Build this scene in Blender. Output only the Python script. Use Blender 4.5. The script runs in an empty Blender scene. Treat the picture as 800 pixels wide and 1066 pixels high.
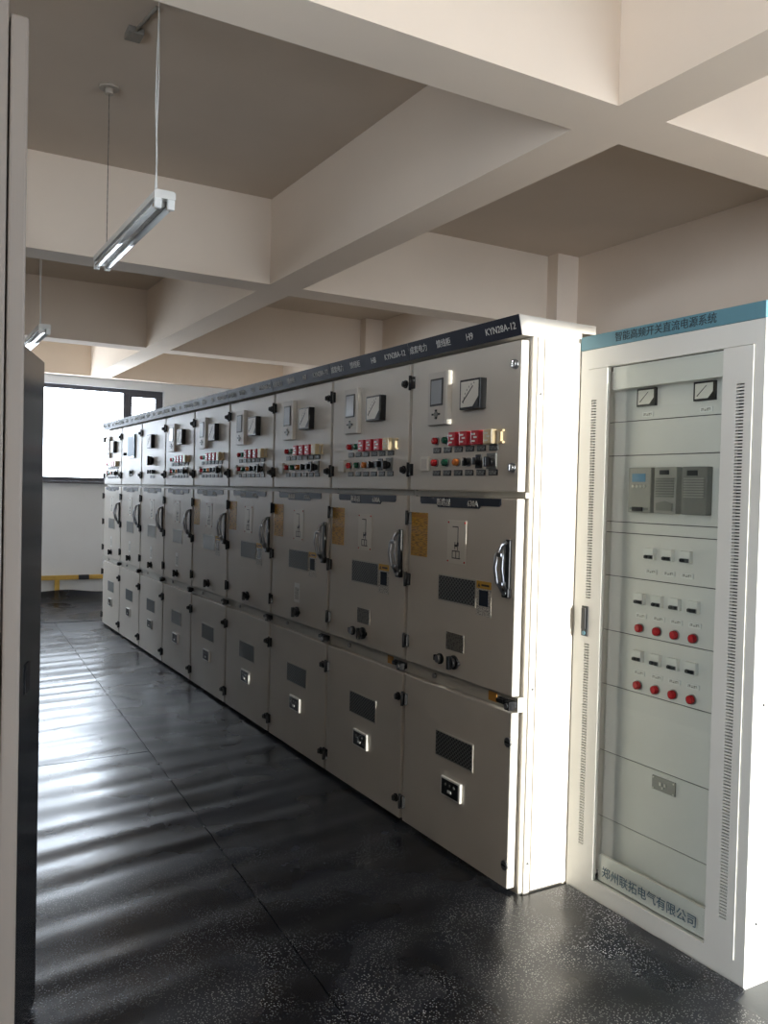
import bpy, bmesh, math, random
import numpy as np
from mathutils import Matrix, Vector

random.seed(4)
scene = bpy.context.scene
COL = scene.collection

# ------------------------------------------------------------------ camera
CAM = Vector((2.548, -2.0712, 1.5417))
YAW, PITCH, ROLL, FPX = 0.525764, -0.0229739, 0.0245464, 891.95
def cam_basis():
    f = Vector((-math.cos(YAW) * math.cos(PITCH), math.sin(YAW) * math.cos(PITCH), math.sin(PITCH)))
    r = f.cross(Vector((0, 0, 1))).normalized()
    u = r.cross(f)
    c, s = math.cos(ROLL), math.sin(ROLL)
    return f, r * c + u * s, u * c - r * s
_f, _r, _u = cam_basis()
cd = bpy.data.cameras.new('camera')
cam = bpy.data.objects.new('camera', cd)
COL.objects.link(cam)
cam.matrix_world = Matrix(((_r.x, _u.x, -_f.x, CAM.x), (_r.y, _u.y, -_f.y, CAM.y), (_r.z, _u.z, -_f.z, CAM.z), (0, 0, 0, 1)))
cd.sensor_fit = 'HORIZONTAL'
cd.sensor_width = 36.0
cd.lens = FPX / 800.0 * 36.0
cd.clip_start = 0.05
scene.camera = cam

# ------------------------------------------------------------------ light
SKY = 9.0
world = bpy.data.worlds.new('sky')
scene.world = world
world.use_nodes = True
wn = world.node_tree.nodes
bg = wn['Background']
bg.inputs['Color'].default_value = (0.80, 0.875, 1.0, 1)
bg.inputs['Strength'].default_value = SKY
def portal(name, loc, rot, sx, sy):
    l = bpy.data.lights.new(name, 'AREA')
    l.shape = 'RECTANGLE'; l.size = sx; l.size_y = sy
    l.cycles.is_portal = True
    o = bpy.data.objects.new(name, l)
    o.location = loc; o.rotation_euler = rot
    COL.objects.link(o)
WF_Y0, WF_Y1, WF_Z0, WF_Z1 = -1.75, 1.30, 1.59, 2.885      # far window
WN_Y0, WN_Y1, WN_Z0, WN_Z1 = -0.074, 2.05, 0.30, 2.90         # near window, behind the camera
XF, XN, YR, YL, ZC = -9.55, 5.2, 3.05, -4.2, 3.6
SUN, SUN_EL, SUN_AZ = 6.0, 7.0, -0.15            # low sun shining in through the near window, almost along the row
sl = bpy.data.lights.new('sun', 'SUN'); sl.energy = SUN; sl.angle = math.radians(0.6); sl.color = (1.0, 0.95, 0.88)
so_ = bpy.data.objects.new('sun', sl); COL.objects.link(so_)
_d = Vector((-math.cos(math.radians(SUN_EL)) * math.cos(math.radians(SUN_AZ)), -math.sin(math.radians(SUN_AZ)), -math.sin(math.radians(SUN_EL))))
so_.rotation_euler = _d.to_track_quat('-Z', 'Y').to_euler()
portal('window_daylight_far', (XF - 0.12, (WF_Y0 + WF_Y1) / 2, (WF_Z0 + WF_Z1) / 2), (0, math.radians(-90), 0), WF_Z1 - WF_Z0, WF_Y1 - WF_Y0)
portal('window_daylight_near', (XN + 0.12, (WN_Y0 + WN_Y1) / 2, (WN_Z0 + WN_Z1) / 2), (0, math.radians(90), 0), WN_Z1 - WN_Z0, WN_Y1 - WN_Y0)

LEFT_FILL_WIN = [(-9.25, -8.25), (0.8, 3.0)]     # unseen windows added in the left wall to brighten doors and far wall
WL_Z0, WL_Z1 = 1.00, 2.90
for _i, (_a, _b) in enumerate(LEFT_FILL_WIN):
    portal('window_daylight_left', ((_a + _b) / 2, YL - 0.12, (WL_Z0 + WL_Z1) / 2), (math.radians(90), 0, 0), _b - _a, WL_Z1 - WL_Z0)

scene.view_settings.view_transform = 'Standard'
scene.view_settings.look = 'None'
scene.view_settings.gamma = 1.0
scene.view_settings.use_curve_mapping = False
scene.view_settings.exposure = 0.8

# ------------------------------------------------------------------ materials
MATS = {}
def lin(c):
    return tuple(((v / 255) / 12.92 if v / 255 <= 0.04045 else ((v / 255 + 0.055) / 1.055) ** 2.4) for v in c) + (1,)
def mat(name, rgb, rough=0.5, metal=0.0, spec=0.5, var=0.0, vscale=8.0, bump=0.0, bscale=60.0, coat=0.0):
    m = bpy.data.materials.new(name); m.use_nodes = True
    nt = m.node_tree; b = nt.nodes['Principled BSDF']
    b.inputs['Roughness'].default_value = rough
    b.inputs['Metallic'].default_value = metal
    b.inputs['Specular IOR Level'].default_value = spec
    b.inputs['Coat Weight'].default_value = coat
    c = lin(rgb)
    tc = nt.nodes.new('ShaderNodeTexCoord')
    if var > 0:
        n = nt.nodes.new('ShaderNodeTexNoise'); n.inputs['Scale'].default_value = vscale; n.inputs['Detail'].default_value = 5
        nt.links.new(tc.outputs['Object'], n.inputs['Vector'])
        r = nt.nodes.new('ShaderNodeValToRGB')
        r.color_ramp.elements[0].position = 0.3; r.color_ramp.elements[1].position = 0.7
        r.color_ramp.elements[0].color = tuple(v * (1 - var) for v in c[:3]) + (1,)
        r.color_ramp.elements[1].color = tuple(min(1, v * (1 + var)) for v in c[:3]) + (1,)
        nt.links.new(n.outputs['Fac'], r.inputs['Fac']); nt.links.new(r.outputs['Color'], b.inputs['Base Color'])
    else:
        b.inputs['Base Color'].default_value = c
    if bump > 0:
        n2 = nt.nodes.new('ShaderNodeTexNoise'); n2.inputs['Scale'].default_value = bscale; n2.inputs['Detail'].default_value = 3
        nt.links.new(tc.outputs['Object'], n2.inputs['Vector'])
        bp = nt.nodes.new('ShaderNodeBump'); bp.inputs['Strength'].default_value = bump; bp.inputs['Distance'].default_value = 0.002
        nt.links.new(n2.outputs['Fac'], bp.inputs['Height']); nt.links.new(bp.outputs['Normal'], b.inputs['Normal'])
    MATS[name] = m
    return m

mat('wall_paint', (234, 218, 201), 0.85, var=0.03, vscale=1.5, bump=0.15, bscale=40)
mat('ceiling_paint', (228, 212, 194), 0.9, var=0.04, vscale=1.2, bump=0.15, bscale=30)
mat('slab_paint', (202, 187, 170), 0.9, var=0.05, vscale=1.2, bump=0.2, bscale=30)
mat('concrete_floor', (92, 94, 94), 0.55, var=0.15, vscale=4, bump=0.3)
mat('cabinet_paint', (208, 202, 192), 0.42, spec=0.35, var=0.03, vscale=3, bump=0.12, bscale=350)
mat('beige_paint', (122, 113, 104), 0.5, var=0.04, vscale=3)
mat('far_wall_paint', (224, 227, 230), 0.85, var=0.03, vscale=1.5)
mat('frame_paint', (190, 187, 178), 0.45, var=0.03, vscale=3)
mat('dc_paint', (220, 219, 213), 0.42, var=0.02, vscale=3, bump=0.06, bscale=350)
mat('header_navy', (40, 43, 54), 0.5, spec=0.22, var=0.08, vscale=20)
mat('teal_strip', (92, 136, 150), 0.45)
mat('dark_gap', (30, 30, 32), 0.7)
mat('black_plastic', (22, 22, 24), 0.35)
mat('hinge_black', (34, 34, 36), 0.5, spec=0.3)
mat('chrome', (168, 170, 174), 0.32, metal=1.0)
mat('steel', (150, 150, 150), 0.35, metal=0.9)
mat('aluminium', (198, 192, 184), 0.35, metal=0.5)
mat('relay_grey', (196, 190, 182), 0.45)
mat('lcd', (150, 156, 162), 0.15)
mat('lcd_blue', (96, 138, 168), 0.15)
mat('lcd_pale', (128, 160, 186), 0.5, spec=0.2)
mat('lcd_dark', (58, 66, 78), 0.15)
mat('white_plastic', (232, 232, 228), 0.4)
mat('off_white', (222, 218, 208), 0.5)
mat('lettering_white', (214, 214, 210), 0.6)
mat('lettering_dark', (40, 52, 58), 0.6)
mat('lettering_blue', (58, 88, 106), 0.5)
mat('red_lens', (188, 34, 40), 0.25)
mat('red_block', (196, 44, 58), 0.3)
mat('green_lens', (28, 96, 70), 0.25)
mat('amber_lens', (224, 130, 62), 0.25)
mat('cream_block', (226, 206, 166), 0.3)
mat('label_grey', (112, 114, 112), 0.5)
mat('label_dark', (38, 40, 42), 0.5)
mat('sticker_yellow', (214, 168, 58), 0.5)
mat('sticker_orange', (190, 136, 56), 0.5)
mat('module_grey', (150, 149, 142), 0.45)
mat('module_dark', (118, 118, 113), 0.5)
mat('breaker_white', (226, 226, 220), 0.4)
mat('rail_yellow', (196, 160, 74), 0.5, var=0.1, vscale=12)
mat('rail_black', (44, 46, 56), 0.5)
mat('window_frame_grey', (74, 74, 82), 0.45)
mat('smoked_glass', (36, 38, 42), 0.16, spec=0.6)
mat('tube_glass', (196, 198, 196), 0.15, coat=0.4)
mat('lamp_metal', (222, 220, 214), 0.3, var=0.03)
mat('lamp_reflector', (170, 168, 164), 0.25, metal=0.6)
mat('cord_white', (216, 214, 208), 0.6)
mat('chain_metal', (104, 96, 88), 0.5, metal=0.4)
mat('rose_beige', (176, 164, 150), 0.6)
mat('box_grey', (132, 126, 117), 0.6)
mat('brass', (128, 104, 74), 0.4, metal=0.5)

def print_mat(name, base, ink, scale, rough=0.5):
    """printed sheet: rows of fine print"""
    m = mat(name, base, rough); nt = m.node_tree; b = nt.nodes['Principled BSDF']
    tc = nt.nodes.new('ShaderNodeTexCoord'); mp = nt.nodes.new('ShaderNodeMapping'); mp.inputs['Scale'].default_value = scale
    br = nt.nodes.new('ShaderNodeTexNoise'); br.inputs['Scale'].default_value = 1.0; br.inputs['Detail'].default_value = 1
    rp = nt.nodes.new('ShaderNodeValToRGB')
    rp.color_ramp.elements[0].position = 0.52; rp.color_ramp.elements[0].color = lin(base)
    rp.color_ramp.elements[1].position = 0.58; rp.color_ramp.elements[1].color = lin(ink)
    nt.links.new(tc.outputs['Object'], mp.inputs['Vector']); nt.links.new(mp.outputs['Vector'], br.inputs['Vector'])
    nt.links.new(br.outputs['Fac'], rp.inputs['Fac']); nt.links.new(rp.outputs['Color'], b.inputs['Base Color'])
    return m
print_mat('yellow_print', (206, 158, 56), (150, 112, 48), (30, 1, 230))
print_mat('white_print', (222, 218, 208), (150, 146, 140), (140, 1, 160))
print_mat('plate_print', (110, 106, 98), (78, 74, 68), (90, 1, 120))
print_mat('label_print', (128, 130, 128), (58, 60, 60), (220, 1, 130))
print_mat('tag_print', (214, 212, 204), (120, 120, 116), (200, 1, 160))

def mesh_window_mat():
    m = mat('wire_mesh', (60, 62, 62), 0.5); nt = m.node_tree; b = nt.nodes['Principled BSDF']
    tc = nt.nodes.new('ShaderNodeTexCoord'); mp = nt.nodes.new('ShaderNodeMapping')
    sp = nt.nodes.new('ShaderNodeSeparateXYZ'); nt.links.new(tc.outputs['Object'], sp.inputs[0])
    def wave(sign):
        a = nt.nodes.new('ShaderNodeMath'); a.operation = 'MULTIPLY_ADD'; a.inputs[1].default_value = sign
        nt.links.new(sp.outputs['X'], a.inputs[0]); nt.links.new(sp.outputs['Z'], a.inputs[2])
        f = nt.nodes.new('ShaderNodeMath'); f.operation = 'MULTIPLY'; f.inputs[1].default_value = 55.0
        nt.links.new(a.outputs[0], f.inputs[0])
        g = nt.nodes.new('ShaderNodeMath'); g.operation = 'FRACT'; nt.links.new(f.outputs[0], g.inputs[0])
        h = nt.nodes.new('ShaderNodeMath'); h.operation = 'LESS_THAN'; h.inputs[1].default_value = 0.26
        nt.links.new(g.outputs[0], h.inputs[0]); return h
    w1, w2 = wave(0.8), wave(-0.8)
    mx = nt.nodes.new('ShaderNodeMath'); mx.operation = 'MAXIMUM'
    nt.links.new(w1.outputs[0], mx.inputs[0]); nt.links.new(w2.outputs[0], mx.inputs[1])
    c = nt.nodes.new('ShaderNodeMix'); c.data_type = 'RGBA'
    c.inputs['A'].default_value = lin((28, 29, 30)); c.inputs['B'].default_value = lin((112, 114, 112))
    nt.links.new(mx.outputs[0], c.inputs['Factor']); nt.links.new(c.outputs['Result'], b.inputs['Base Color'])
    return m
mesh_window_mat()
mat('view_pane', (122, 128, 130), 0.12, spec=0.7)

def glass_mat(name, tint, fres=1.45, rough=0.02):
    m = bpy.data.materials.new(name); m.use_nodes = True; nt = m.node_tree
    for n in list(nt.nodes):
        if n.type != 'OUTPUT_MATERIAL': nt.nodes.remove(n)
    out = nt.nodes['Material Output']
    t = nt.nodes.new('ShaderNodeBsdfTransparent'); t.inputs['Color'].default_value = tint
    g = nt.nodes.new('ShaderNodeBsdfGlossy'); g.inputs['Roughness'].default_value = rough
    fr = nt.nodes.new('ShaderNodeFresnel'); fr.inputs['IOR'].default_value = fres
    mx = nt.nodes.new('ShaderNodeMixShader')
    ge = nt.nodes.new('ShaderNodeNewGeometry'); iv = nt.nodes.new('ShaderNodeMath'); iv.operation = 'SUBTRACT'; iv.inputs[0].default_value = 1.0
    ml = nt.nodes.new('ShaderNodeMath'); ml.operation = 'MULTIPLY'
    nt.links.new(ge.outputs['Backfacing'], iv.inputs[1]); nt.links.new(fr.outputs[0], ml.inputs[0]); nt.links.new(iv.outputs[0], ml.inputs[1])
    nt.links.new(ml.outputs[0], mx.inputs[0]); nt.links.new(t.outputs[0], mx.inputs[1]); nt.links.new(g.outputs[0], mx.inputs[2])
    nt.links.new(mx.outputs[0], out.inputs['Surface'])
    MATS[name] = m
glass_mat('pane_glass', (0.97, 0.985, 0.98, 1))
glass_mat('door_glass', (0.965, 0.98, 0.97, 1), 1.5)

def rubber_mat():
    m = mat('rubber', (26, 28, 31), 0.3); nt = m.node_tree; b = nt.nodes['Principled BSDF']; L = nt.links
    tc = nt.nodes.new('ShaderNodeTexCoord')
    def noise(s, d, stretch=None):
        n = nt.nodes.new('ShaderNodeTexNoise'); n.inputs['Scale'].default_value = s; n.inputs['Detail'].default_value = d
        if stretch:
            mp = nt.nodes.new('ShaderNodeMapping'); mp.inputs['Scale'].default_value = stretch
            L.new(tc.outputs['Object'], mp.inputs['Vector']); L.new(mp.outputs['Vector'], n.inputs['Vector'])
        else:
            L.new(tc.outputs['Object'], n.inputs['Vector'])
        return n
    def ramp(n, stops):
        r = nt.nodes.new('ShaderNodeValToRGB'); e = r.color_ramp.elements
        e[0].position, e[0].color = stops[0][0], stops[0][1]
        e[1].position, e[1].color = stops[1][0], stops[1][1]
        L.new(n.outputs['Fac'], r.inputs['Fac']); return r
    big = noise(1.6, 6)
    rr = ramp(big, [(0.3, (0.20, 0.20, 0.20, 1)), (0.72, (0.36, 0.36, 0.36, 1))])
    L.new(rr.outputs['Color'], b.inputs['Roughness'])
    # dusty film in patches, its blue tint standing in for sky sheen, plus dried drops on the trodden end of the room (towards +X)
    dust_sheen = ramp(noise(3.2, 8), [(0.33, lin((10, 12, 17))), (0.85, lin((34, 40, 52)))])
    vo = nt.nodes.new('ShaderNodeTexVoronoi'); vo.inputs['Scale'].default_value = 125.0
    L.new(tc.outputs['Object'], vo.inputs['Vector'])
    sp = nt.nodes.new('ShaderNodeMath'); sp.operation = 'LESS_THAN'; sp.inputs[1].default_value = 0.29
    L.new(vo.outputs['Distance'], sp.inputs[0])
    pm = ramp(noise(3.4, 7), [(0.40, (0, 0, 0, 1)), (0.66, (1, 1, 1, 1))])
    xyz = nt.nodes.new('ShaderNodeSeparateXYZ'); L.new(tc.outputs['Object'], xyz.inputs[0])
    mr = nt.nodes.new('ShaderNodeMapRange'); mr.inputs['From Min'].default_value = -1.3; mr.inputs['From Max'].default_value = 0.3
    L.new(xyz.outputs['X'], mr.inputs['Value'])
    m1 = nt.nodes.new('ShaderNodeMath'); m1.operation = 'MULTIPLY'; L.new(sp.outputs[0], m1.inputs[0]); L.new(pm.outputs['Color'], m1.inputs[1])
    m2 = nt.nodes.new('ShaderNodeMath'); m2.operation = 'MULTIPLY'; L.new(m1.outputs[0], m2.inputs[0]); L.new(mr.outputs[0], m2.inputs[1])
    m3 = nt.nodes.new('ShaderNodeMath'); m3.operation = 'MULTIPLY'; m3.inputs[1].default_value = 0.9; L.new(m2.outputs[0], m3.inputs[0])
    mx = nt.nodes.new('ShaderNodeMix'); mx.data_type = 'RGBA'
    L.new(m3.outputs[0], mx.inputs['Factor']); L.new(dust_sheen.outputs['Color'], mx.inputs['A']); mx.inputs['B'].default_value = lin((196, 196, 192))
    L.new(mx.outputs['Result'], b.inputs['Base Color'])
    bp = nt.nodes.new('ShaderNodeBump'); bp.inputs['Strength'].default_value = 0.16; bp.inputs['Distance'].default_value = 0.004
    L.new(noise(14, 6).outputs['Fac'], bp.inputs['Height']); L.new(bp.outputs['Normal'], b.inputs['Normal'])
    b.inputs['Specular IOR Level'].default_value = 0.6
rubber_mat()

# ------------------------------------------------------------------ mesh helpers
class MB:
    """collects shapes with material slots; build() makes one mesh"""
    def __init__(self):
        self.bm = bmesh.new(); self.mats = []
    def _mi(self, m):
        if m not in self.mats: self.mats.append(m)
        return self.mats.index(m)
    def box(self, x0, x1, y0, y1, z0, z1, m, bev=0.0):
        r = bmesh.ops.create_cube(self.bm, size=1.0)
        vs = r['verts']
        for v in vs:
            v.co = Vector((x0 + (v.co.x + .5) * (x1 - x0), y0 + (v.co.y + .5) * (y1 - y0), z0 + (v.co.z + .5) * (z1 - z0)))
        fs = set(f for v in vs for f in v.link_faces); mi = self._mi(m)
        for f in fs: f.material_index = mi
        if bev > 0:
            es = list(set(e for v in vs for e in v.link_edges))
            o = bmesh.ops.bevel(self.bm, geom=es, offset=bev, segments=2, profile=0.6, affect='EDGES', clamp_overlap=True)
            for f in o['faces']: f.material_index = mi
        return self
    def cyl(self, c, axis, r, h, m, seg=16, r2=None):
        """from c along axis (unit tuple) by h"""
        a = Vector(axis).normalized()
        q = Vector((0, 0, 1)).rotation_difference(a).to_matrix().to_4x4()
        M = Matrix.Translation(Vector(c) + a * h / 2) @ q
        o = bmesh.ops.create_cone(self.bm, cap_ends=True, segments=seg, radius1=r, radius2=r if r2 is None else r2, depth=h, matrix=M)
        mi = self._mi(m)
        for f in set(f for v in o['verts'] for f in v.link_faces):
            f.material_index = mi
            if len(f.verts) == 4: f.smooth = True
        return self
    def prism(self, pts, axis, a0, a1, m):
        """polygon pts in the plane normal to axis ('x': (y,z), 'y': (x,z)), from a0 to a1"""
        def P(p, a): return Vector((a, p[0], p[1])) if axis == 'x' else Vector((p[0], a, p[1])) if axis == 'y' else Vector((p[0], p[1], a))
        A = [self.bm.verts.new(P(p, a0)) for p in pts]; B = [self.bm.verts.new(P(p, a1)) for p in pts]
        mi = self._mi(m); fs = [self.bm.faces.new(A), self.bm.faces.new(B[::-1])]
        n = len(pts)
        for i in range(n): fs.append(self.bm.faces.new((A[i], B[i], B[(i + 1) % n], A[(i + 1) % n])))
        for f in fs: f.material_index = mi
        bmesh.ops.recalc_face_normals(self.bm, faces=fs)
        return self
    def tube(self, pts, r, m, seg=8):
        pts = [Vector(p) for p in pts]; rings = []; mi = self._mi(m)
        for i, p in enumerate(pts):
            d = (pts[min(i + 1, len(pts) - 1)] - pts[max(i - 1, 0)]).normalized()
            up = Vector((0, 0, 1)) if abs(d.z) < 0.9 else Vector((1, 0, 0))
            s = d.cross(up).normalized(); t = s.cross(d)
            rings.append([self.bm.verts.new(p + (s * math.cos(2 * math.pi * k / seg) + t * math.sin(2 * math.pi * k / seg)) * r) for k in range(seg)])
        fs = []
        for a, b in zip(rings, rings[1:]):
            for k in range(seg): fs.append(self.bm.faces.new((a[k], a[(k + 1) % seg], b[(k + 1) % seg], b[k])))
        for f in fs: f.smooth = True
        fs += [self.bm.faces.new(rings[0][::-1]), self.bm.faces.new(rings[-1])]
        for f in fs: f.material_index = mi
        bmesh.ops.recalc_face_normals(self.bm, faces=fs)
        return self
    def mesh(self, name):
        me = bpy.data.meshes.new(name); self.bm.to_mesh(me); self.bm.free()
        for m in self.mats: me.materials.append(MATS[m])
        return me
    def build(self, name, parent=None, loc=None, label=None):
        return link(name, self.mesh(name), parent, loc, label)

def link(name, me, parent=None, loc=None, label=None):
    o = bpy.data.objects.new(name, me); COL.objects.link(o)
    if parent is not None: o.parent = parent
    if loc is not None: o.location = loc
    if label: o['label'] = label
    return o
def tag(o, label, cat, group=None, kind=None):
    o['label'] = label
    if cat: o['category'] = cat
    if group: o['group'] = group
    if kind: o['kind'] = kind
    return o
def thing(name, label, cat, loc=(0, 0, 0), rotz=0.0, group=None):
    o = bpy.data.objects.new(name, None); COL.objects.link(o)
    o.location = loc; o.rotation_euler = (0, 0, rotz); o.empty_display_size = 0.1
    return tag(o, label, cat, group)
def structure(name, mb):
    o = mb.build(name); o['kind'] = 'structure'; return o

TXT = {}
def text_mesh(s, size, m, depth=0.0006):
    """lettering lying in the XZ plane, read from -Y, centred on its origin"""
    key = (s, size, m)
    if key in TXT: return TXT[key]
    cu = bpy.data.curves.new('lettering', 'FONT'); cu.body = s; cu.size = size
    cu.align_x = 'CENTER'; cu.align_y = 'CENTER'; cu.extrude = depth; cu.resolution_u = 2
    ob = bpy.data.objects.new('lettering', cu); COL.objects.link(ob)
    bpy.context.view_layer.update()
    dg = bpy.context.evaluated_depsgraph_get()
    me = bpy.data.meshes.new_from_object(ob.evaluated_get(dg))
    bpy.data.objects.remove(ob); bpy.data.curves.remove(cu)
    me.transform(Matrix.Rotation(math.radians(90), 4, 'X'))
    me.materials.clear(); me.materials.append(MATS[m])
    me.name = 'lettering'
    TXT[key] = me
    return me

# ------------------------------------------------------------------ the room
BZ = 3.0                                   # underside of the beams
fl = MB().box(XF - .3, XN + .3, YL - .3, YR + .3, -0.2, 0.0, 'concrete_floor')
structure('floor', fl)
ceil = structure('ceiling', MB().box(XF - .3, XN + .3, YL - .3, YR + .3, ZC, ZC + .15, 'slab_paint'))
cross = [(-9.55, -9.40), (-6.80, -6.55), (-3.43, -3.18), (-0.07, 0.18), (3.30, 3.55)]
BY0, BY1 = 0.268, 0.522
for a, b in cross:
    MB().box(a, b, YL, YR, BZ, ZC, 'ceiling_paint').build('beam', ceil)
xs = sorted(cross)
for (a0, a1), (b0, b1) in zip(xs, xs[1:]):
    MB().box(a1, b0, BY0, BY1, BZ, ZC, 'ceiling_paint').build('beam', ceil)
MB().box(3.55, XN, BY0, BY1, BZ, ZC, 'ceiling_paint').build('beam', ceil)

def wall_with_hole(name, x0, x1, y0, y1, wy0, wy1, wz0, wz1, paint='wall_paint'):
    m = MB()
    m.box(x0, x1, y0, wy0, 0, ZC, paint).box(x0, x1, wy1, y1, 0, ZC, paint)
    m.box(x0, x1, wy0, wy1, 0, wz0, paint).box(x0, x1, wy0, wy1, wz1, ZC, paint)
    return structure(name, m)
wall_with_hole('wall_far', XF - .24, XF, YL, YR, WF_Y0, WF_Y1, WF_Z0, WF_Z1, 'far_wall_paint')
wall_with_hole('wall_near', XN, XN + .24, YL, YR, WN_Y0, WN_Y1, WN_Z0, WN_Z1)
wr = structure('wall_right', MB().box(XF - .24, XN + .24, YR, YR + .24, 0, ZC, 'wall_paint'))
m = MB().box(XF - .24, XN + .24, YL - .24, YL, 0, WL_Z0, 'wall_paint').box(XF - .24, XN + .24, YL - .24, YL, WL_Z1, ZC, 'wall_paint')
_e = [XF - .24] + [v for p in LEFT_FILL_WIN for v in p] + [XN + .24]
for a, b in zip(_e[0::2], _e[1::2]): m.box(a, b, YL - .24, YL, WL_Z0, WL_Z1, 'wall_paint')
structure('wall_left', m)
for a, b in cross[1:]:
    MB().box(a - 0.02, b + 0.13, 2.82, YR, 0, ZC, 'wall_paint').build('column', wr)

def window(name, x, y0, y1, z0, z1, splits, sashes, label):
    """dark aluminium window in the plane x; splits = mullion centres, sashes = openable bays"""
    w = thing(name, label, None, (x, 0, z0)); w['kind'] = 'structure'
    if 'category' in w: del w['category']
    H = z1 - z0; t = .055; d = .05
    m = MB()
    m.box(-d / 2, d / 2, y0, y1, 0, t, 'window_frame_grey', .004).box(-d / 2, d / 2, y0, y1, H - t, H, 'window_frame_grey', .004)
    m.box(-d / 2, d / 2, y0, y0 + t, t, H - t, 'window_frame_grey', .004).box(-d / 2, d / 2, y1 - t, y1, t, H - t, 'window_frame_grey', .004)
    m.build('window_frame', w)
    edges = [y0 + t] + [s for s in splits] + [y1 - t]
    for s in splits: MB().box(-d / 2, d / 2, s - .035, s + .035, t, H - t, 'window_frame_grey', .004).build('mullion', w)
    for i in range(len(edges) - 1):
        a = edges[i] + (.035 if i > 0 else 0); b = edges[i + 1] - (.035 if i < len(edges) - 2 else 0)
        if i in sashes:
            q = .045
            s = MB().box(-.03, .03, a, b, t, t + q, 'window_frame_grey', .004).box(-.03, .03, a, b, H - t - q, H - t, 'window_frame_grey', .004)
            s.box(-.03, .03, a, a + q, t + q, H - t - q, 'window_frame_grey', .004).box(-.03, .03, b - q, b, t + q, H - t - q, 'window_frame_grey', .004)
            so = s.build('sash', w)
            MB().box(-.004, .004, a + q, b - q, t + q, H - t - q, 'pane_glass').build('pane', so)
        else:
            MB().box(-.004, .004, a, b, t, H - t, 'pane_glass').build('pane', w)
    MB().box(-.02, .14, y0 - .03, y1 + .03, -.03, 0, 'window_frame_grey', .004).build('window_sill', w)
    return w
window('window_1', XF - .08, WF_Y0, WF_Y1, WF_Z0, WF_Z1, [-1.2, .79], [0, 2], 'dark grey framed window shining white in the far wall')
window('window_2', XN + .12, WN_Y0, WN_Y1, WN_Z0, WN_Z1, [.66, 1.36], [], 'wide dark framed window in the wall behind the viewer')

for i, (a, b) in enumerate(LEFT_FILL_WIN):
    w = window('window_%d' % (i + 3), 0, -(b - a) / 2, (b - a) / 2, WL_Z0, WL_Z1, [0.0], [], 'dark framed window high in the left wall')
    w.location = ((a + b) / 2, YL - .12, WL_Z0); w.rotation_euler = (0, 0, math.radians(90))

# ------------------------------------------------------------------ rubber mats
def vnoise(x, y, seed):
    def h(i, j):
        n = (i * 374761393 + j * 668265263 + seed * 974711) & 0xffffffff
        n = ((n ^ (n >> 13)) * 1274126177) & 0xffffffff
        return ((n ^ (n >> 16)) & 0xffff) / 65535.0
    xi, yi = np.floor(x).astype(np.int64), np.floor(y).astype(np.int64)
    fx, fy = x - xi, y - yi
    fx = fx * fx * (3 - 2 * fx); fy = fy * fy * (3 - 2 * fy)
    return (h(xi, yi) * (1 - fx) + h(xi + 1, yi) * fx) * (1 - fy) + (h(xi, yi + 1) * (1 - fx) + h(xi + 1, yi + 1) * fx) * fy
def mat_height(x, y):
    # cross-wise ripples of an unrolled sheet, strongest in the open aisle, almost flat at the trodden near end
    ph = x + 0.14 * y + 0.10 * (vnoise(x * 1.1, y * 0.9, 3) - .5)
    w = np.sin(2 * np.pi * ph / 0.245) * (0.25 + 1.2 * vnoise(x * 1.7, y * 1.1, 5)) + 0.55 * np.sin(2 * np.pi * (ph * 1.0 + .07 * y) / 0.135 + 1.3) * vnoise(x * 2.3, y * 1.4, 9)
    amp = np.interp(x, [-9.5, -7.5, -4, -1.2, 0.3, 5], [.0015, .0018, .0019, .0020, .0013, .0008])
    side = np.interp(y, [-1.8, -.9, -.25, .2], [1.0, 1.0, .8, .3])
    w = w + 1.1 * (vnoise(ph * 4.1, y * .8 + 7, 21) - .5) + .8 * (vnoise(ph * 9.0, y * 1.1 + 3, 23) - .5)
    h = amp * side * w + 0.003 * (vnoise(x * .9, y * 1.2, 12) - .5)
    return 0.012 + h
def seam(x): return -0.883 - 0.057 * x
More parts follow.
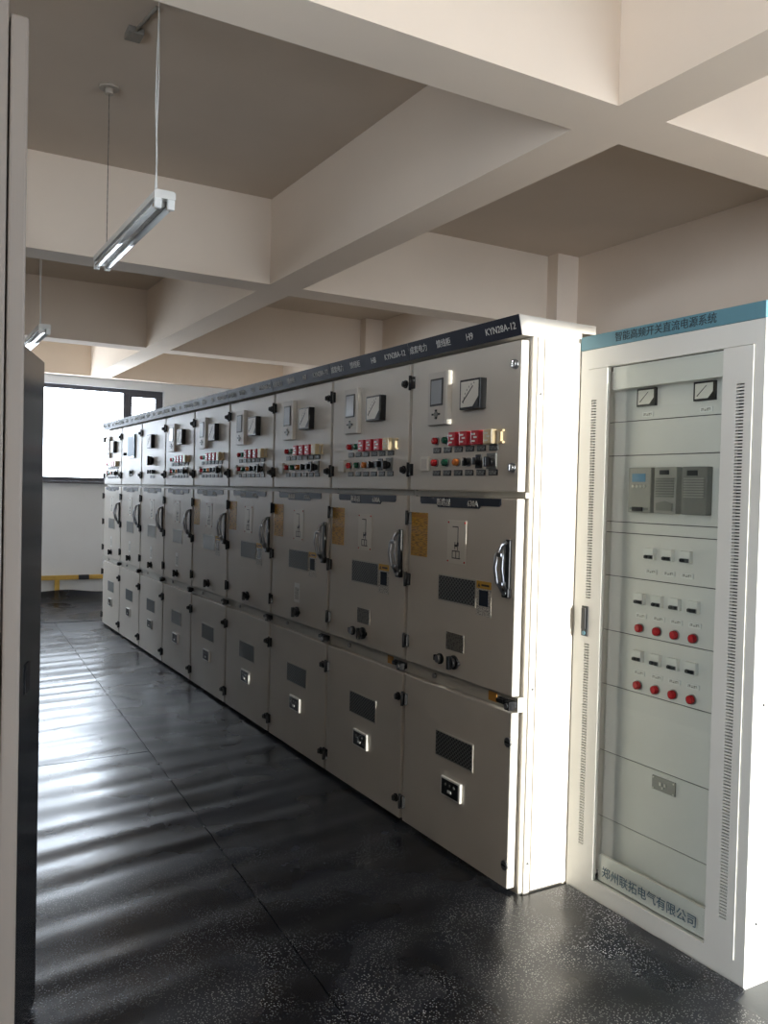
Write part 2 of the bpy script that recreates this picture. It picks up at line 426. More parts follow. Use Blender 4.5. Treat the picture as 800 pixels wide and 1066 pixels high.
def rubber_sheet(label, x0, x1, fy0, fy1, nx, ny, cut=None, lift=None):
    X = np.linspace(x0, x1, nx + 1); T = np.linspace(0, 1, ny + 1)
    vs = []; idx = {}
    top = np.zeros((nx + 1, ny + 1, 3))
    for i, x in enumerate(X):
        ys = fy0(x) + (fy1(x) - fy0(x)) * T
        top[i, :, 0] = x; top[i, :, 1] = ys; top[i, :, 2] = mat_height(np.full(ny + 1, x), ys)
    if lift is not None: top[:, :, 2] += lift(top[:, :, 0], top[:, :, 1])
    top[:, :, 2] = np.maximum(top[:, :, 2], 0.005)
    verts = [tuple(v) for v in top.reshape(-1, 3)]; N = ny + 1
    faces = []; keep = np.ones((nx, ny), bool)
    for i in range(nx):
        for j in range(ny):
            cx = (X[i] + X[i + 1]) / 2; cy = top[i, j:j + 2, 1].mean()
            if cut and cut(cx, cy): keep[i, j] = False; continue
            faces.append((i * N + j, (i + 1) * N + j, (i + 1) * N + j + 1, i * N + j + 1))
    # edge skirt down to the floor
    base = {}; skirt = []; ntop = len(faces)
    def low(k):
        if k not in base:
            v = verts[k]; base[k] = len(verts); verts.append(v); verts.append((v[0], v[1], 0.001))
        return base[k]
    def K(i, j): return 0 <= i < nx and 0 <= j < ny and keep[i, j]
    for i in range(nx):
        for j in range(ny):
            if not keep[i, j]: continue
            a, b, c, d = i * N + j, (i + 1) * N + j, (i + 1) * N + j + 1, i * N + j + 1
            for (p, q, ni, nj) in ((a, b, i, j - 1), (b, c, i + 1, j), (c, d, i, j + 1), (d, a, i - 1, j)):
                if not K(ni, nj): skirt.append((q, p))
    for q, p in skirt:
        a, b = low(q), low(p); faces.append((a, b, b + 1, a + 1))
    me = bpy.data.meshes.new('rubber_mat'); me.from_pydata(verts, [], faces); me.update()
    me.polygons.foreach_set('use_smooth', [True] * len(me.polygons))
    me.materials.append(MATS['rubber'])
    return tag(link('rubber_mat', me), label, 'floor mat', 'black rubber insulating mats')
rubber_sheet('long black rubber mat running beside the foot of the switchgear row', -7.42, 4.8, lambda x: seam(x) + .0028, lambda x: .270 if x < .845 else .19, 500, 34, cut=lambda x, y: x < 0.03 and y > 0.03)
rubber_sheet('rippled black rubber mat with the bright window glare, between the two cross joints', -7.42, -2.374, lambda x: -1.88, lambda x: seam(x) - .0022, 240, 26)
rubber_sheet('dark rubber mat in front of the cream cabinet on the left', -2.366, 4.8, lambda x: -1.88, lambda x: seam(x) - .0022, 300, 24)
rubber_sheet('black rubber mat lying under the yellow rail at the far wall', -9.475, -7.452, lambda x: -1.9, lambda x: 2.7, 60, 60,
             lift=lambda x, y: np.clip((-9.03 - x) / .45, 0, 1) ** 2 * (.06 + .07 * vnoise(y * 2.2, x * 0 + 1, 31)))

# ------------------------------------------------------------------ switchgear row
W = 0.8
SH = {}                                     # shared meshes of alike pieces
def shared(key, fn):
    if key not in SH:
        mb = MB(); fn(mb); SH[key] = mb.mesh(key.split('#')[0])
    return SH[key]
def put(name, key, fn, parent, loc, label=None):
    return link(name, shared(key, fn), parent, loc, label)

def f_body(m):
    m.box(-.7985, -.0015, .045, 1.5, 0, 2.146, 'cabinet_paint')
    # rails between the doors
    m.box(-.7985, -.0015, .030, .045, 1.532, 1.553, 'frame_paint')
    m.box(-.7985, -.0015, .020, .045, .712, .768, 'frame_paint')
def door_leaf(z0, z1):
    def f(m):
        m.box(-.787, -.013, 0, .036, z0, z1, 'cabinet_paint', .004)
    return f
def f_gap(m):   # dark gasket strip behind the joint between two doors
    m.box(-.7995, -.789, .040, .046, .03, 2.14, 'dark_gap')
HOOD = [(-.026, 2.222), (.363, 2.222), (.363, 2.188), (.29, 2.186), (.29, 2.148), (-.008, 2.148)]
def f_hood(m):
    m.prism(HOOD, 'x', -.799, -.001, 'cabinet_paint')
def f_board(m):
    m.prism([(-.029, 2.223), (-.026, 2.223), (-.008, 2.147), (-.011, 2.147)], 'x', -.7975, -.0025, 'header_navy')
def f_hinge(m):
    m.box(-.0165, .0165, -.014, .004, -.027, .027, 'hinge_black', .003)
    m.cyl((-.010, -.012, -.033), (0, 0, 1), .007, .066, 'hinge_black', 10)
def f_lock(m):
    m.cyl((0, 0, 0), (0, -1, 0), .019, .006, 'hinge_black', 18).cyl((0, -.006, 0), (0, -1, 0), .014, .012, 'black_plastic', 18)
    m.box(-.003, .003, -.024, -.018, -.010, .010, 'black_plastic', .001)
def f_lock_chrome(m):
    m.cyl((0, 0, 0), (0, -1, 0), .019, .006, 'chrome', 18).cyl((0, -.006, 0), (0, -1, 0), .014, .010, 'steel', 18)
    m.box(-.004, .004, -.022, -.016, -.012, .012, 'chrome', .001)
def f_disc(m):
    m.cyl((0, 0, 0), (0, -1, 0), .019, .007, 'steel', 18).box(-.012, .012, -.009, -.007, -.0025, .0025, 'dark_gap')
def f_relay(m):
    m.box(-.077, .077, -.022, 0, -.114, .114, 'relay_grey', .003)
    m.box(.062, .0775, -.0235, -.001, -.114, .114, 'off_white')
    m.box(-.056, .042, -.0245, -.022, -.032, .086, 'label_dark', .001)
    m.box(-.047, .033, -.0255, -.0245, -.024, .078, 'lcd')
    m.prism([(-.028, -.068), (-.008, -.052), (.012, -.068), (-.008, -.084)], 'y', -.0255, -.022, 'module_dark')
    m.box(-.038, -.024, -.0265, -.022, -.072, -.064, 'black_plastic').box(.008, .022, -.0265, -.022, -.072, -.064, 'black_plastic')
    m.box(-.014, -.002, -.0265, -.022, -.056, -.048, 'black_plastic').box(-.014, -.002, -.0265, -.022, -.088, -.080, 'black_plastic')
def f_meter(m):
    m.box(-.070, .070, -.034, 0, -.061, .061, 'black_plastic', .003)
    m.prism([(-.060, .052), (.060, .052), (.060, -.012), (.022, -.052), (-.060, -.052)], 'y', -.0350, -.0338, 'off_white')
    m.prism([(.060, -.016), (.060, -.052), (.026, -.052)], 'y', -.0352, -.0338, 'label_dark')
    m.prism([(-.05, -.03), (-.045, -.034), (.025, .030), (.021, .033)], 'y', -.0354, -.0338, 'label_dark')
    for i in range(7):
        a = math.radians(8 + i * 12)
        x, z = .046 - .088 * math.cos(a), -.044 + .088 * math.sin(a)
        m.box(x - .002, x + .002, -.0354, -.0340, z - .004, z + .004, 'label_grey')
def f_btn(lens):
    def f(m):
        m.cyl((0, 0, 0), (0, -1, 0), .018, .006, 'steel', 18).cyl((0, -.006, 0), (0, -1, 0), .0145, .016, lens, 18).cyl((0, -.022, 0), (0, -1, 0), .0145, .005, lens, 18, .008)
    return f
def f_block(body, mark):
    def f(m):
        m.box(-.027, .027, -.028, 0, -.029, .029, body, .004)
        m.box(-.016, .004, -.030, -.0275, .010, .017, mark).box(-.004, .016, -.030, -.0275, -.003, .004, mark).box(-.016, .004, -.030, -.0275, -.018, -.011, mark)
    return f
def f_bracket(m):
    m.box(-.014, .014, -.012, 0, -.028, -.020, 'cream_block').box(-.014, .014, -.012, 0, .018, .026, 'cream_block').box(-.006, .002, -.010, 0, -.02, .018, 'cream_block')
def f_plate(m):
    m.box(-.029, .029, -.004, 0, -.012, .012, 'label_dark', .002).box(-.025, .025, -.0047, -.004, -.008, .008, 'label_print')
def f_socket(m):
    m.box(-.032, .032, -.014, 0, -.032, .032, 'off_white', .004).box(-.022, .022, -.0155, -.014, -.022, .022, 'relay_grey', .002)
def f_switch(m):
    m.cyl((0, 0, 0), (0, -1, 0), .019, .006, 'steel', 16).cyl((0, -.006, 0), (0, -1, 0), .015, .014, 'black_plastic', 16)
    m.box(-.006, .006, -.032, -.02, -.017, .017, 'black_plastic', .002).box(-.002, .002, -.0328, -.031, .004, .015, 'white_plastic')
def f_selector(m):
    m.box(-.031, .031, -.006, 0, -.031, .031, 'label_grey', .002).box(-.024, .024, -.0068, -.006, .006, .026, 'label_print')
    m.cyl((0, -.006, -.004), (0, -1, 0), .017, .014, 'black_plastic', 16).box(-.007, .007, -.04, -.018, -.024, .016, 'black_plastic', .003)
def f_selector_small(m):
    m.box(-.019, .019, -.008, 0, -.028, .028, 'black_plastic', .002).box(-.012, .012, -.03, -.008, -.014, .016, 'black_plastic', .004)
def f_sign(m):
    m.prism([(-.292, .022), (.292, .022), (.292, -.002), (.282, -.010), (.160, -.010), (.148, -.022), (-.148, -.022), (-.160, -.010), (-.282, -.010), (-.292, -.002)], 'y', -.003, 0, 'header_navy')
def f_yellow(m):
    m.box(-.068, .068, -.001, 0, -.098, .098, 'yellow_print').box(-.060, .060, -.0016, -.001, .076, .090, 'sticker_orange')
def f_diagram(m):
    m.box(-.068, .068, -.002, 0, -.091, .091, 'off_white', .001)
    for (a, b, c, d) in ((-.03, .012, .062, .066), (.008, .012, .0, .066), (.004, .016, -.016, 0.0), (-.012, -.008, -.03, .0), (.008, .012, -.034, -.016),
                         (-.03, .024, -.04, -.036), (-.03, -.026, -.066, -.036), (-.004, .0, -.066, -.036), (.02, .024, -.066, -.036), (-.014, .006, -.020, -.010), (-.03, .03, -.07, -.066)):
        m.box(a, b, -.0026, -.002, c, d, 'label_dark')
    for sx in (-.06, .06):
        for sz in (-.082, .082): m.cyl((sx, -.002, sz), (0, -1, 0), .004, .002, 'red_lens', 8)
def f_window_mesh(m):
    m.box(-.1385, .1385, -.0025, 0, -.058, .058, 'frame_paint', .001).box(-.132, .132, -.0032, -.0025, -.0515, .0515, 'wire_mesh')
def f_window_pane(m):
    m.box(-.1385, .1385, -.0025, 0, -.058, .058, 'frame_paint', .001).box(-.132, .132, -.0032, -.0025, -.0515, .0515, 'view_pane')
def f_warn(m):
    m.box(-.049, .049, -.001, 0, -.070, .070, 'tag_print').box(-.049, .049, -.0016, -.001, .040, .070, 'sticker_yellow').box(-.030, .030, -.0018, -.001, -.030, .034, 'lcd_dark')
    m.prism([(-.040, .046), (-.024, .046), (-.032, .062)], 'y', -.0022, -.001, 'label_dark').box(-.016, .036, -.0020, -.001, .050, .058, 'label_dark')
def f_nameplate(m):
    m.box(-.064, .064, -.003, 0, -.0375, .0375, 'plate_print', .001)
    for sx in (-.057, .057):
        for sz in (-.031, .031): m.cyl((sx, -.003, sz), (0, -1, 0), .003, .0015, 'steel', 8)
def f_tag(m):
    m.box(-.036, .036, -.001, 0, -.056, .056, 'white_plastic').box(-.026, .026, -.0014, -.001, -.04, .03, 'tag_print')
def f_knob(m):
    m.cyl((0, 0, 0), (0, -1, 0), .030, .008, 'black_plastic', 20).cyl((0, -.008, 0), (0, -1, 0), .020, .018, 'hinge_black', 20)
    m.box(-.009, .009, -.038, -.02, -.028, .028, 'black_plastic', .003)
    m.cyl((-.030, 0, 0), (0, -1, 0), .010, .012, 'hinge_black', 10).cyl((.030, 0, 0), (0, -1, 0), .010, .012, 'hinge_black', 10)
def f_knob_small(m):
    m.cyl((0, 0, 0), (0, -1, 0), .023, .008, 'hinge_black', 18).cyl((0, -.008, 0), (0, -1, 0), .016, .014, 'steel', 18)
    m.box(-.040, -.018, -.012, 0, -.012, .012, 'hinge_black', .003)
def f_handle_base(m):
    m.box(-.014, .014, -.012, 0, -.112, .112, 'black_plastic', .004)
    m.box(-.020, .020, -.020, 0, -.112, -.075, 'black_plastic', .005)
    m.cyl((0, -.018, -.094), (0, -1, 0), .010, .006, 'chrome', 14)
def f_handle_lever(m):
    # chromed pull lever: two arms bowed out around a grip slot
    P = [(-.010, -.018, -.09), (-.014, -.040, -.055), (-.016, -.052, 0), (-.014, -.048, .05), (-.004, -.030, .09), (.004, -.014, .104)]
    m.tube(P, .008, 'chrome', 8)
    Q = [(.012, -.018, -.086), (.014, -.034, -.05), (.014, -.042, 0), (.012, -.038, .048), (.004, -.028, .086)]
    m.tube(Q, .006, 'chrome', 8)
    m.box(-.018, .016, -.050, -.036, .045, .062, 'chrome', .004).box(-.016, .016, -.042, -.020, -.066, -.05, 'chrome', .004)
def f_key(m):
    m.cyl((0, 0, 0), (0, -1, 0), .011, .010, 'steel', 12)
def f_orange(m):
    m.box(-.027, .027, -.001, 0, -.019, .019, 'sticker_orange')
def f_latch(m):
    m.box(-.052, .052, -.012, 0, -.013, .013, 'hinge_black', .003)
    m.box(.020, .050, -.040, -.010, -.020, .014, 'hinge_black', .004).cyl((.036, -.040, -.002), (0, -1, 0), .010, .006, 'steel', 12)
    m.box(-.055, -.015, -.022, -.010, -.009, .008, 'black_plastic', .003)
def f_display(m):
    m.box(-.071, .071, -.012, 0, -.040, .040, 'white_plastic', .002).box(-.060, .060, -.0135, -.012, -.033, .033, 'black_plastic')
    for x in (-.03, 0, .03): m.cyl((x, -.0135, .014), (0, -1, 0), .006, .003, 'label_grey', 10)
    m.box(-.014, .014, -.016, -.0135, -.018, -.006, 'white_plastic', .002)
def f_lcd_panel(m):
    m.box(-.135, .135, -.016, 0, -.115, .115, 'lcd_blue', .003).box(-.118, .118, -.0175, -.016, -.098, .098, 'lcd_pale')
def f_bigknob(m):
    m.box(-.05, .05, -.006, 0, -.028, .028, 'hinge_black', .002).cyl((0, -.006, 0), (0, -1, 0), .040, .024, 'black_plastic', 18).box(-.012, .012, -.05, -.03, -.042, .042, 'black_plastic', .003)
def f_vent_tag(m):
    m.box(-.02, .02, -.003, 0, -.008, .008, 'frame_paint')

ORD = ['nearest switchgear cabinet, its end panel beside the tall glass-fronted cabinet',
       'second switchgear cabinet of the row, counted from the glass-fronted cabinet',
       'third switchgear cabinet of the row, counted from the glass-fronted cabinet',
       'fourth switchgear cabinet of the row, counted from the glass-fronted cabinet',
       'middle switchgear cabinet, fifth of the nine in the row',
       'fourth switchgear cabinet of the row, counted from the far window end',
       'switchgear cabinet without a control panel relay, only one meter and a big black knob',
       'switchgear cabinet with the bluish screen on its top door, last but one',
       'farthest switchgear cabinet, last of the row under the far window']
C1 = [-.574, -.496, -.425, -.345, -.263, -.179]
C2 = [-.576, -.494, -.412, -.334]
LB = [-.570, -.489, -.408, -.328, -.248, -.167]
def cabinet(k):
    c = thing('switchgear_cabinet', ORD[k], 'cabinet', (-W * k, 0, 0), 0, 'grey switchgear cabinets in a row')
    put('body', 'body', f_body, c, (0, 0, 0))
    put('gasket', 'gasket', f_gap, c, (0, 0, 0)) if k < 8 else None
    put('hood', 'hood', f_hood, c, (0, 0, 0))
    b = put('header_board', 'header_board', f_board, c, (0, 0, 0), 'dark navy header board with white lettering')
    tilt = math.atan2(.018, .076)
    for s, x, sz in (('成套电力', -.715, .036), ('馈线柜', -.515, .036), ('H%d' % (9 - k), -.325, .040), ('KYN28A-12', -.122, .038)):
        t = link('lettering', text_mesh(s, sz, 'lettering_white'), b, (x, -.0207, 2.184)); t.rotation_euler = (tilt, 0, 0)
    # ---- top door
    u = put('upper_door', 'upper_door', door_leaf(1.556, 2.132), c, (0, 0, 0))
    for z in (2.043, 1.648):
        put('hinge', 'hinge', f_hinge, u, (-.7825, 0, z))
        put('door_lock', 'door_lock_chrome' if k == 0 else 'door_lock', f_lock_chrome if k == 0 else f_lock, u, (-.046, 0, z))
    if k not in (6, 7):
        put('protection_relay', 'protection_relay', f_relay, u, (-.547, 0, 1.952), 'light grey protection relay with small screen')
        put('meter', 'meter', f_meter, u, (-.296, 0, 1.949), 'square black framed analogue meter')
        rb = f_block('red_block', 'white_plastic'); cb = f_block('cream_block', 'off_white')
        put('indicator_lamp', 'lamp#r', f_btn('red_lens'), u, (C1[0], 0, 1.77)); put('indicator_lamp', 'lamp#g', f_btn('green_lens'), u, (C1[1], 0, 1.77))
        for x in C1[2:5]: put('indicator_block', 'block#r', rb, u, (x, 0, 1.772))
        put('indicator_block', 'block#c', cb, u, (C1[5], 0, 1.772)); put('bracket', 'bracket', f_bracket, u, (C1[5] + .062, 0, 1.772))
        for x in LB: put('label_plate', 'label_plate', f_plate, u, (x, 0, 1.729)); put('label_plate', 'label_plate', f_plate, u, (x, 0, 1.631))
        put('socket_cover', 'socket_cover', f_socket, u, (-.655, 0, 1.672))
        for x, l in zip(C2[:3], ('red_lens', 'green_lens', 'amber_lens')): put('push_button', 'lamp#' + l, f_btn(l), u, (x, 0, 1.675))
        put('toggle_switch', 'toggle_switch', f_switch, u, (C2[3], 0, 1.675))
        put('selector_switch', 'selector_small', f_selector_small, u, (-.262, 0, 1.676)); put('selector_switch', 'selector_switch', f_selector, u, (-.178, 0, 1.676))
    elif k == 6:
        put('meter', 'meter', f_meter, u, (-.42, 0, 1.949))
        put('rotary_switch', 'rotary_switch', f_bigknob, u, (-.42, 0, 1.775))
        for x in (-.48, -.40, -.33): put('toggle_switch', 'toggle_switch', f_switch, u, (x, 0, 1.675))
        for x in (-.45, -.36): put('label_plate', 'label_plate', f_plate, u, (x, 0, 1.631))
    else:
        put('screen', 'screen', f_lcd_panel, u, (-.375, 0, 1.93), 'bluish square display screen')
        put('toggle_switch', 'toggle_switch', f_switch, u, (-.60, 0, 1.86)); put('socket_cover', 'socket_cover', f_socket, u, (-.43, 0, 1.672))
        put('selector_switch', 'selector_small', f_selector_small, u, (-.36, 0, 1.676))
    # ---- middle door
    d = put('middle_door', 'middle_door', door_leaf(.772, 1.529), c, (0, 0, 0))
    for z in (1.428, 1.147, .865): put('hinge', 'hinge', f_hinge, d, (-.7825, 0, z))
    s = put('sign', 'sign', f_sign, d, (-.403, 0, 1.506), 'dark navy name sign')
    for tx, x in (('断路器', -.107), ('630A', .106)): link('lettering', text_mesh(tx, .034, 'lettering_white'), s, (x, -.0034, .001 - .004))
    if k <= 4: put('yellow_notice', 'yellow_notice', f_yellow, d, (-.700, 0, 1.357), 'yellow notice with rows of fine print')
    put('diagram_plate', 'diagram_plate', f_diagram, d, (-.406, 0, 1.340), 'white wiring diagram plate')
    if k <= 3: put('inspection_window', 'win_mesh', f_window_mesh, d, (-.397, 0, 1.139), 'dark wire mesh window')
    else: put('inspection_window', 'win_pane', f_window_pane, d, (-.397, 0, 1.139), 'grey window pane')
    if k <= 4: put('warning_label', 'warning_label', f_warn, d, (-.208, 0, 1.125), 'white warning label with yellow top')
    if k <= 1: put('name_plate', 'name_plate', f_nameplate, d, (-.399, 0, .919), 'brownish metal name plate')
    elif k not in (3, 4): put('paper_tag', 'paper_tag', f_tag, d, (-.41, 0, .945), 'small white paper tag')
    if k <= 1: put('knob', 'knob_small', f_knob_small, d, (-.505, 0, .831))
    put('knob', 'knob', f_knob, d, (-.399, 0, .834))
    h = put('handle', 'handle', f_handle_base, d, (-.052, 0, 1.260)); put('lever', 'lever', f_handle_lever, h, (-.006, 0, 0), 'chrome pull lever')
    # ---- strip between the doors
    put('key_lock', 'key_lock', f_key, c, (-.572, .020, .742)); 
    if k <= 1: put('orange_sticker', 'orange_sticker', f_orange, c, (-.158, .020, .742))
    put('latch', 'latch', f_latch, c, (-.0535, .018, .742))
    # ---- bottom door
    l = put('lower_door', 'lower_door', door_leaf(.030, .709), c, (0, 0, 0))
    for z in (.595, .119):
        put('hinge', 'hinge', f_hinge, l, (-.7825, 0, z))
        put('door_lock', 'door_disc' if k == 0 else 'door_lock', f_disc if k == 0 else f_lock, l, (-.026 if k == 0 else -.043, 0, z))
    put('inspection_window', 'win_mesh' if k <= 4 else 'win_pane', f_window_mesh if k <= 4 else f_window_pane, l, (-.388, 0, .467))
    put('display', 'display', f_display, l, (-.393, 0, .299), 'black display in a white frame')
    if k == 0:
        # end of the row: corner post, shadow joint and the large side panel
        m = MB(); m.box(-.0015, .002, .046, .097, 0.002, 2.146, 'frame_paint').box(-.0015, .012, .062, .090, 0.002, 2.146, 'cabinet_paint', .002)
        m.build('corner_post', c)
        m = MB(); m.box(-.001, .008, .0985, 1.5, .012, 2.146, 'cabinet_paint', .002); m.build('end_panel', c, label='wide plain end panel')
        for z in (.125, .80, 1.93): MB().cyl((.012, .077, z), (1, 0, 0), .005, .004, 'steel', 10).build('screw', c)
    return c
for k in range(9): cabinet(k)

# ------------------------------------------------------------------ glass-fronted DC cabinet
DX0, DX1, DY, DH = .013, .829, .279, 2.166
dc = thing('power_supply_cabinet', 'tall grey cabinet with a clear glass door and teal header beside the switchgear', 'cabinet', (DX0, DY, 0))
def DCb(): return MB()
def L(x): return x - DX0
wd = DX1 - DX0
m = DCb()
m.box(0, .012, .0202, .6, .0, DH - .004, 'dc_paint').box(wd - .012, wd, .0202, .6, 0, DH - .004, 'dc_paint')
m.box(.012, wd - .012, .588, .6, 0, DH - .004, 'dc_paint').box(.012, wd - .012, .0202, .588, DH - .016, DH - .004, 'dc_paint').box(.012, wd - .012, .0202, .588, 0, .012, 'dc_paint')
m.build('body', dc)
m = DCb()   # front flange round the door
m.box(0, L(.053), 0, .02, 0, 2.112, 'dc_paint').box(L(.793), wd, 0, .02, 0, 2.112, 'dc_paint')
m.box(L(.053), L(.793), 0, .02, 2.037, 2.112, 'dc_paint').box(L(.053), L(.793), 0, .02, 0, .076, 'dc_paint')
m.build('front_frame', dc)
hs = MB().box(-.001, wd + .001, -.004, .02, 2.113, DH, 'teal_strip', .002).build('header_strip', dc, label='teal header strip with dark lettering')
link('lettering', text_mesh('智能高频开关直流电源系统', .038, 'lettering_dark'), hs, (L(.42), -.0046, 2.139))
# door: two slotted steel stiles, back rails, glass
def vent(x0, x1, s0, s1, ranges):
    m = MB(); z0, z1 = .078, 2.035
    m.box(x0, s0, -.003, .012, z0, z1, 'dc_paint').box(s1, x1, -.003, .012, z0, z1, 'dc_paint')
    zz = z0
    for (a, b) in ranges:
        m.box(s0, s1, -.003, .012, zz, a, 'dc_paint')
        n = int((b - a) / .0105); p = (b - a) / n
        for i in range(n): m.box(s0, s1, -.003, .008, a + i * p + .0048, a + (i + 1) * p, 'dc_paint')
        zz = b
    m.box(s0, s1, -.003, .012, zz, z1, 'dc_paint')
    m.box(s0 - .004, s1 + .004, .013, .016, ranges[0][0] - .005, ranges[-1][1] + .005, 'dark_gap')
    return m
door = MB().box(L(.165), L(.675), .020, .030, .080, .180, 'dc_paint').box(L(.165), L(.675), .020, .030, 1.950, 2.034, 'dc_paint').build('glass_door', dc)
vl = vent(L(.055), L(.158), L(.0775), L(.1045), [(.195, .981), (1.152, 1.922)]).build('vent_stile', door, label='steel door edge with a column of vent slots')
vr = vent(L(.677), L(.790), L(.731), L(.760), [(.193, 1.922)]).build('vent_stile', door)
MB().box(L(.160), L(.675), .000, .006, .080, 2.034, 'door_glass').build('glass_pane', door, label='clear glass pane')
link('lettering', text_mesh('郑州联拓电气有限公司', .044, 'lettering_blue'), door, (L(.425), -.0008, .128), 'blue company name on the glass')
m = MB(); m.box(L(.062), L(.096), -.008, -.003, 1.004, 1.121, 'label_dark', .003).box(L(.068), L(.090), -.016, -.008, 1.03, 1.114, 'black_plastic', .004).cyl((L(.079), -.008, 1.016), (0, -1, 0), .008, .004, 'teal_strip', 12)
m.build('door_handle', door, label='black recessed door handle')
# inside: stacked plates
PY = .070
zs = [.085, .303, .56, .82, 1.031, 1.243, 1.410, 1.451, 1.703, 1.832, 2.03]
plates = []
for a, b in zip(zs, zs[1:]):
    plates.append(MB().box(L(.10), L(.74), PY, PY + .004, a + .0015, b - .0015, 'dc_paint', .0008).build('front_plate', dc))
MB().box(.014, L(.10), .05, PY + .002, .04, 2.08, 'dc_paint').box(L(.74), wd - .014, .05, PY + .002, .04, 2.08, 'dc_paint').box(L(.10), L(.74), PY + .006, PY + .012, .06, 2.06, 'dark_gap').build('inner_post', dc)
def f_pmeter(m):
    m.box(-.045, .045, -.012, 0, -.033, .033, 'black_plastic', .002)
    m.prism([(-.037, .026), (.037, .026), (.037, -.004), (.016, -.026), (-.037, -.026)], 'y', -.013, -.0118, 'off_white')
    m.prism([(-.03, -.016), (-.027, -.018), (.012, .018), (.010, .019)], 'y', -.0134, -.0118, 'label_dark')
def f_strip(m): m.box(-.026, .026, -.003, 0, -.009, .009, 'white_plastic', .001).box(-.020, .020, -.0036, -.003, -.005, .005, 'tag_print')
def f_breaker(m):
    m.box(-.023, .023, -.016, 0, -.021, .021, 'breaker_white', .002).box(-.023, .023, -.019, -.016, -.004, .021, 'breaker_white', .001)
    for x in (-.009, .009): m.box(x - .006, x + .006, -.026, -.016, -.016, -.006, 'label_dark', .001)
    m.box(-.019, .019, -.0165, -.0155, -.019, -.004, 'label_grey')
def f_redlamp(m):
    m.cyl((0, 0, 0), (0, -1, 0), .018, .004, 'steel', 18).cyl((0, -.004, 0), (0, -1, 0), .015, .012, 'red_lens', 18).cyl((0, -.016, 0), (0, -1, 0), .015, .004, 'red_lens', 18, .009)
for x in (.295, .554): put('meter', 'pmeter', f_pmeter, plates[9], (L(x), PY, 1.915)); put('label_strip', 'strip', f_strip, plates[9], (L(x + .003), PY, 1.852))
def f_mod_screen(m):
    m.box(-.054, .054, -.03, 0, -.083, .083, 'module_grey', .003).box(-.036, .028, -.031, -.03, .030, .060, 'lcd_blue').box(-.044, .044, -.0315, -.03, -.072, -.064, 'label_grey')
    for i in range(4): m.cyl((-.03 + i * .018, -.03, .014), (0, -1, 0), .005, .004, 'off_white', 8)
    m.box(-.03, .02, -.036, -.03, -.078, -.062, 'hinge_black', .002)
def f_mod_fan(m):
    m.box(-.050, .050, -.03, 0, -.083, .083, 'module_grey', .003).box(-.026, .016, -.032, -.03, .056, .072, 'label_dark')
    for i in range(8): m.box(-.040, .040, -.034, -.03, -.024 + i * .009, -.019 + i * .009, 'module_dark')
    m.prism([(-.036, -.072), (.036, -.072), (.036, -.046), (0, -.038), (-.036, -.046)], 'y', -.034, -.03, 'module_dark')
def f_mod_dark(m):
    m.box(-.053, .053, -.03, 0, -.083, .083, 'module_dark', .003).box(-.030, .014, -.032, -.03, .052, .070, 'label_dark')
    for i in range(8): m.box(-.042, .042, -.033, -.03, -.024 + i * .009, -.019 + i * .009, 'module_grey')
for (x, n, f) in ((.294, 'control_module', f_mod_screen), (.414, 'rectifier_module', f_mod_fan), (.540, 'rectifier_module#d', f_mod_dark)):
    put(n.split('#')[0], n, f, plates[7], (L(x), PY, 1.573))
for x in (.335, .418, .498): put('breaker', 'breaker', f_breaker, plates[5], (L(x), PY, 1.341)); put('label_strip', 'strip', f_strip, plates[5], (L(x + .002), PY, 1.276))
for z0, p in ((1.171, plates[4]), (.959, plates[3])):
    for x in (.292, .376, .456, .537):
        put('breaker', 'breaker', f_breaker, p, (L(x), PY, z0)); put('label_strip', 'strip', f_strip, p, (L(x + .003), PY, z0 - .063)); put('red_lamp', 'red_lamp', f_redlamp, p, (L(x), PY, z0 - .109))
m = MB(); m.box(-.053, .053, -.006, 0, -.025, .025, 'module_grey', .002)
for x in (-.046, .046):
    for z in (-.019, .019): m.cyl((x, -.006, z), (0, -1, 0), .003, .002, 'off_white', 8)
m.box(-.018, -.010, -.008, -.006, -.004, .008, 'off_white').box(.004, .012, -.008, -.006, -.004, .008, 'off_white').box(-.006, .0, -.008, -.006, -.014, -.006, 'off_white')
m.build('socket_outlet', plates[1], (L(.428), PY, .516))
for z in (.9, .2): MB().cyl((wd, .05, z), (1, 0, 0), .004, .003, 'hinge_black', 8).build('screw', dc)

# ------------------------------------------------------------------ cabinets on the left
CF = -1.909
ca = thing('control_cabinet', 'cream steel cabinet close at the left edge of the picture', 'cabinet', (1.27, CF, 0))
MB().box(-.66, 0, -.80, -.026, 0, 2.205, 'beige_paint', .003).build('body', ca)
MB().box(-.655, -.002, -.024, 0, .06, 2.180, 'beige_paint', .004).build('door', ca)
cb = thing('control_cabinet', 'cabinet with a smoked glass door ajar, behind the cream cabinet on the left', 'cabinet', (.605, CF, 0))
m = MB(); m.box(-.80, -.79, -.80, -.026, 0, 2.0, 'cabinet_paint').box(-.01, 0, -.80, -.026, 0, 2.0, 'cabinet_paint').box(-.79, -.01, -.80, -.79, 0, 2.0, 'cabinet_paint')
m.box(-.79, -.01, -.79, -.026, 1.985, 2.0, 'cabinet_paint').box(-.79, -.01, -.79, -.026, 0, .06, 'cabinet_paint').box(-.79, -.01, -.20, -.19, .06, 1.985, 'cabinet_paint')
m.build('body', cb)
sd = MB().box(-.742, 0, 0, .012, .022, 1.895, 'smoked_glass', .003).build('smoked_glass_door', cb, (-.012, -.004, 0), 'dark smoked glass door standing ajar')
sd.rotation_euler = (0, 0, math.radians(-17.4))
MB().box(-.56, -.50, .012, .016, .98, 1.06, 'hinge_black', .002).build('lock_plate', sd)

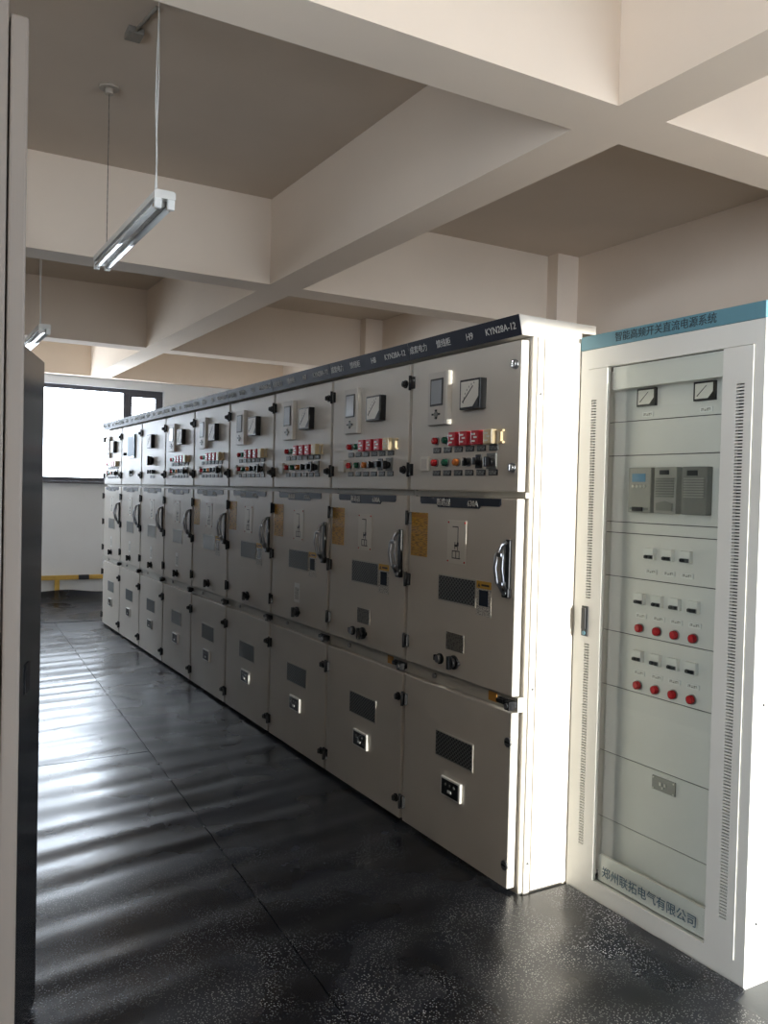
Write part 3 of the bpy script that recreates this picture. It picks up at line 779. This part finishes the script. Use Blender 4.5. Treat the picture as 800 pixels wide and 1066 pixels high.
for i in range(8):       # added out-of-view cabinets with dark doors, there to shade the aisle
    o = thing('control_cabinet', 'closed cabinet with a smoked glass door, %s past the one left ajar' % ('first second third fourth fifth sixth seventh eighth'.split()[i]), 'cabinet', (-.20 - .8 * i, CF, 0), 0, 'closed cabinets of the row on the left')
    put('body', 'left_body', lambda m: m.box(-.798, -.002, -.80, -.026, 0, 2.205, 'cabinet_paint', .003), o, (0, 0, 0))
    d = put('door', 'left_door', lambda m: m.box(-.79, -.01, -.024, 0, .06, 2.18, 'smoked_glass', .004), o, (0, 0, 0))
    put('door_lock', 'door_lock', f_lock, d, (-.06, 0, 1.1)).rotation_euler = (0, 0, math.pi)

# ------------------------------------------------------------------ hanging lamps
def lamp(label, x0, y, z):
    o = thing('fluorescent_lamp', label, 'lamp', (x0, y, z), 0, 'twin tube fluorescent lamps hanging from the ceiling')
    LN = 1.24
    m = MB(); m.prism([(-.045, .012), (.045, .012), (.045, .040), (.036, .046), (-.036, .046), (-.045, .040)], 'x', -LN, 0, 'lamp_metal')
    m.prism([(-.012, -.014), (.012, -.014), (.030, .012), (-.030, .012)], 'x', -LN + .04, -.04, 'lamp_reflector')
    m.build('housing', o)
    for s in (-1, 1):
        MB().cyl((-LN + .028, s * .028, -.012), (1, 0, 0), .0135, LN - .056, 'tube_glass', 14).build('tube', o)
        for xx in (-LN + .002, -.024): MB().box(xx, xx + .022, s * .028 - .015, s * .028 + .015, -.030, .014, 'white_plastic', .004).build('tube_holder', o)
        MB().cyl((-.044, s * .028, -.012), (1, 0, 0), .0142, .020, 'brass', 14).build('tube_cap', o)
    top = ZC - z
    pts = [(-.05 + .004 * math.sin(i * 1.1), -.03 + .004 * math.sin(i * .7), .046 + (top - .046) * i / 12) for i in range(13)]
    MB().tube(pts, .0035, 'cord_white', 6).build('cord', o)
    pts = [(-.047 - .004 * math.sin(i * .9), -.026 + .003 * math.cos(i * .8), .046 + (top - .046) * i / 12) for i in range(13)]
    MB().tube(pts, .003, 'cord_white', 6).build('cord', o)
    n = int((top - .07) / .018); ch = MB()
    for i in range(n):
        z0 = .046 + (top - .07) * i / n
        if i % 2: ch.box(-LN + .258, -LN + .262, -.0316, -.0284, z0, z0 + .021, 'chain_metal')
        else: ch.box(-LN + .2584, -LN + .2616, -.032, -.028, z0, z0 + .021, 'chain_metal')
    ch.build('chain', o)
    MB().cyl((-LN + .26, -.03, top - .012), (0, 0, 1), .05, .012, 'rose_beige', 20).cyl((-LN + .26, -.03, top - .04), (0, 0, 1), .022, .028, 'rose_beige', 16).build('ceiling_rose', o)
    return o
lamp('near twin tube fluorescent lamp hanging at upper left', -1.08, -1.07, 2.745)
lamp('small far twin tube fluorescent lamp showing beside the cream cabinet edge', -4.62, -1.02, 2.745)
jb = thing('junction_box', 'small grey junction box with conduit on the ceiling', 'junction box', (-1.44, -1.125, ZC))
MB().box(-.045, .045, -.035, .035, -.03, 0, 'box_grey', .004).build('box', jb)
MB().tube([(.045, .0, -.015), (.14, .012, -.013), (.27, .03, -.013)], .008, 'box_grey', 8).build('conduit', jb)

# ------------------------------------------------------------------ low yellow rail at the far wall
rl = thing('barrier_rail', 'low yellow rail with black bands in front of the far wall', 'rail', (-9.505, 0, 0))
MB().box(-.02, .02, -1.5, 2.2, .265, .325, 'rail_yellow', .006).build('rail', rl)
for y in (-1.25, -.1, 1.05, 2.1): MB().box(-.018, .018, y - .03, y + .03, .02, .265, 'rail_yellow', .005).build('leg', rl)
for y in (-.85, .24, 1.35): MB().box(-.0215, .0215, y - .07, y + .07, .263, .327, 'rail_black', .006).build('band', rl)
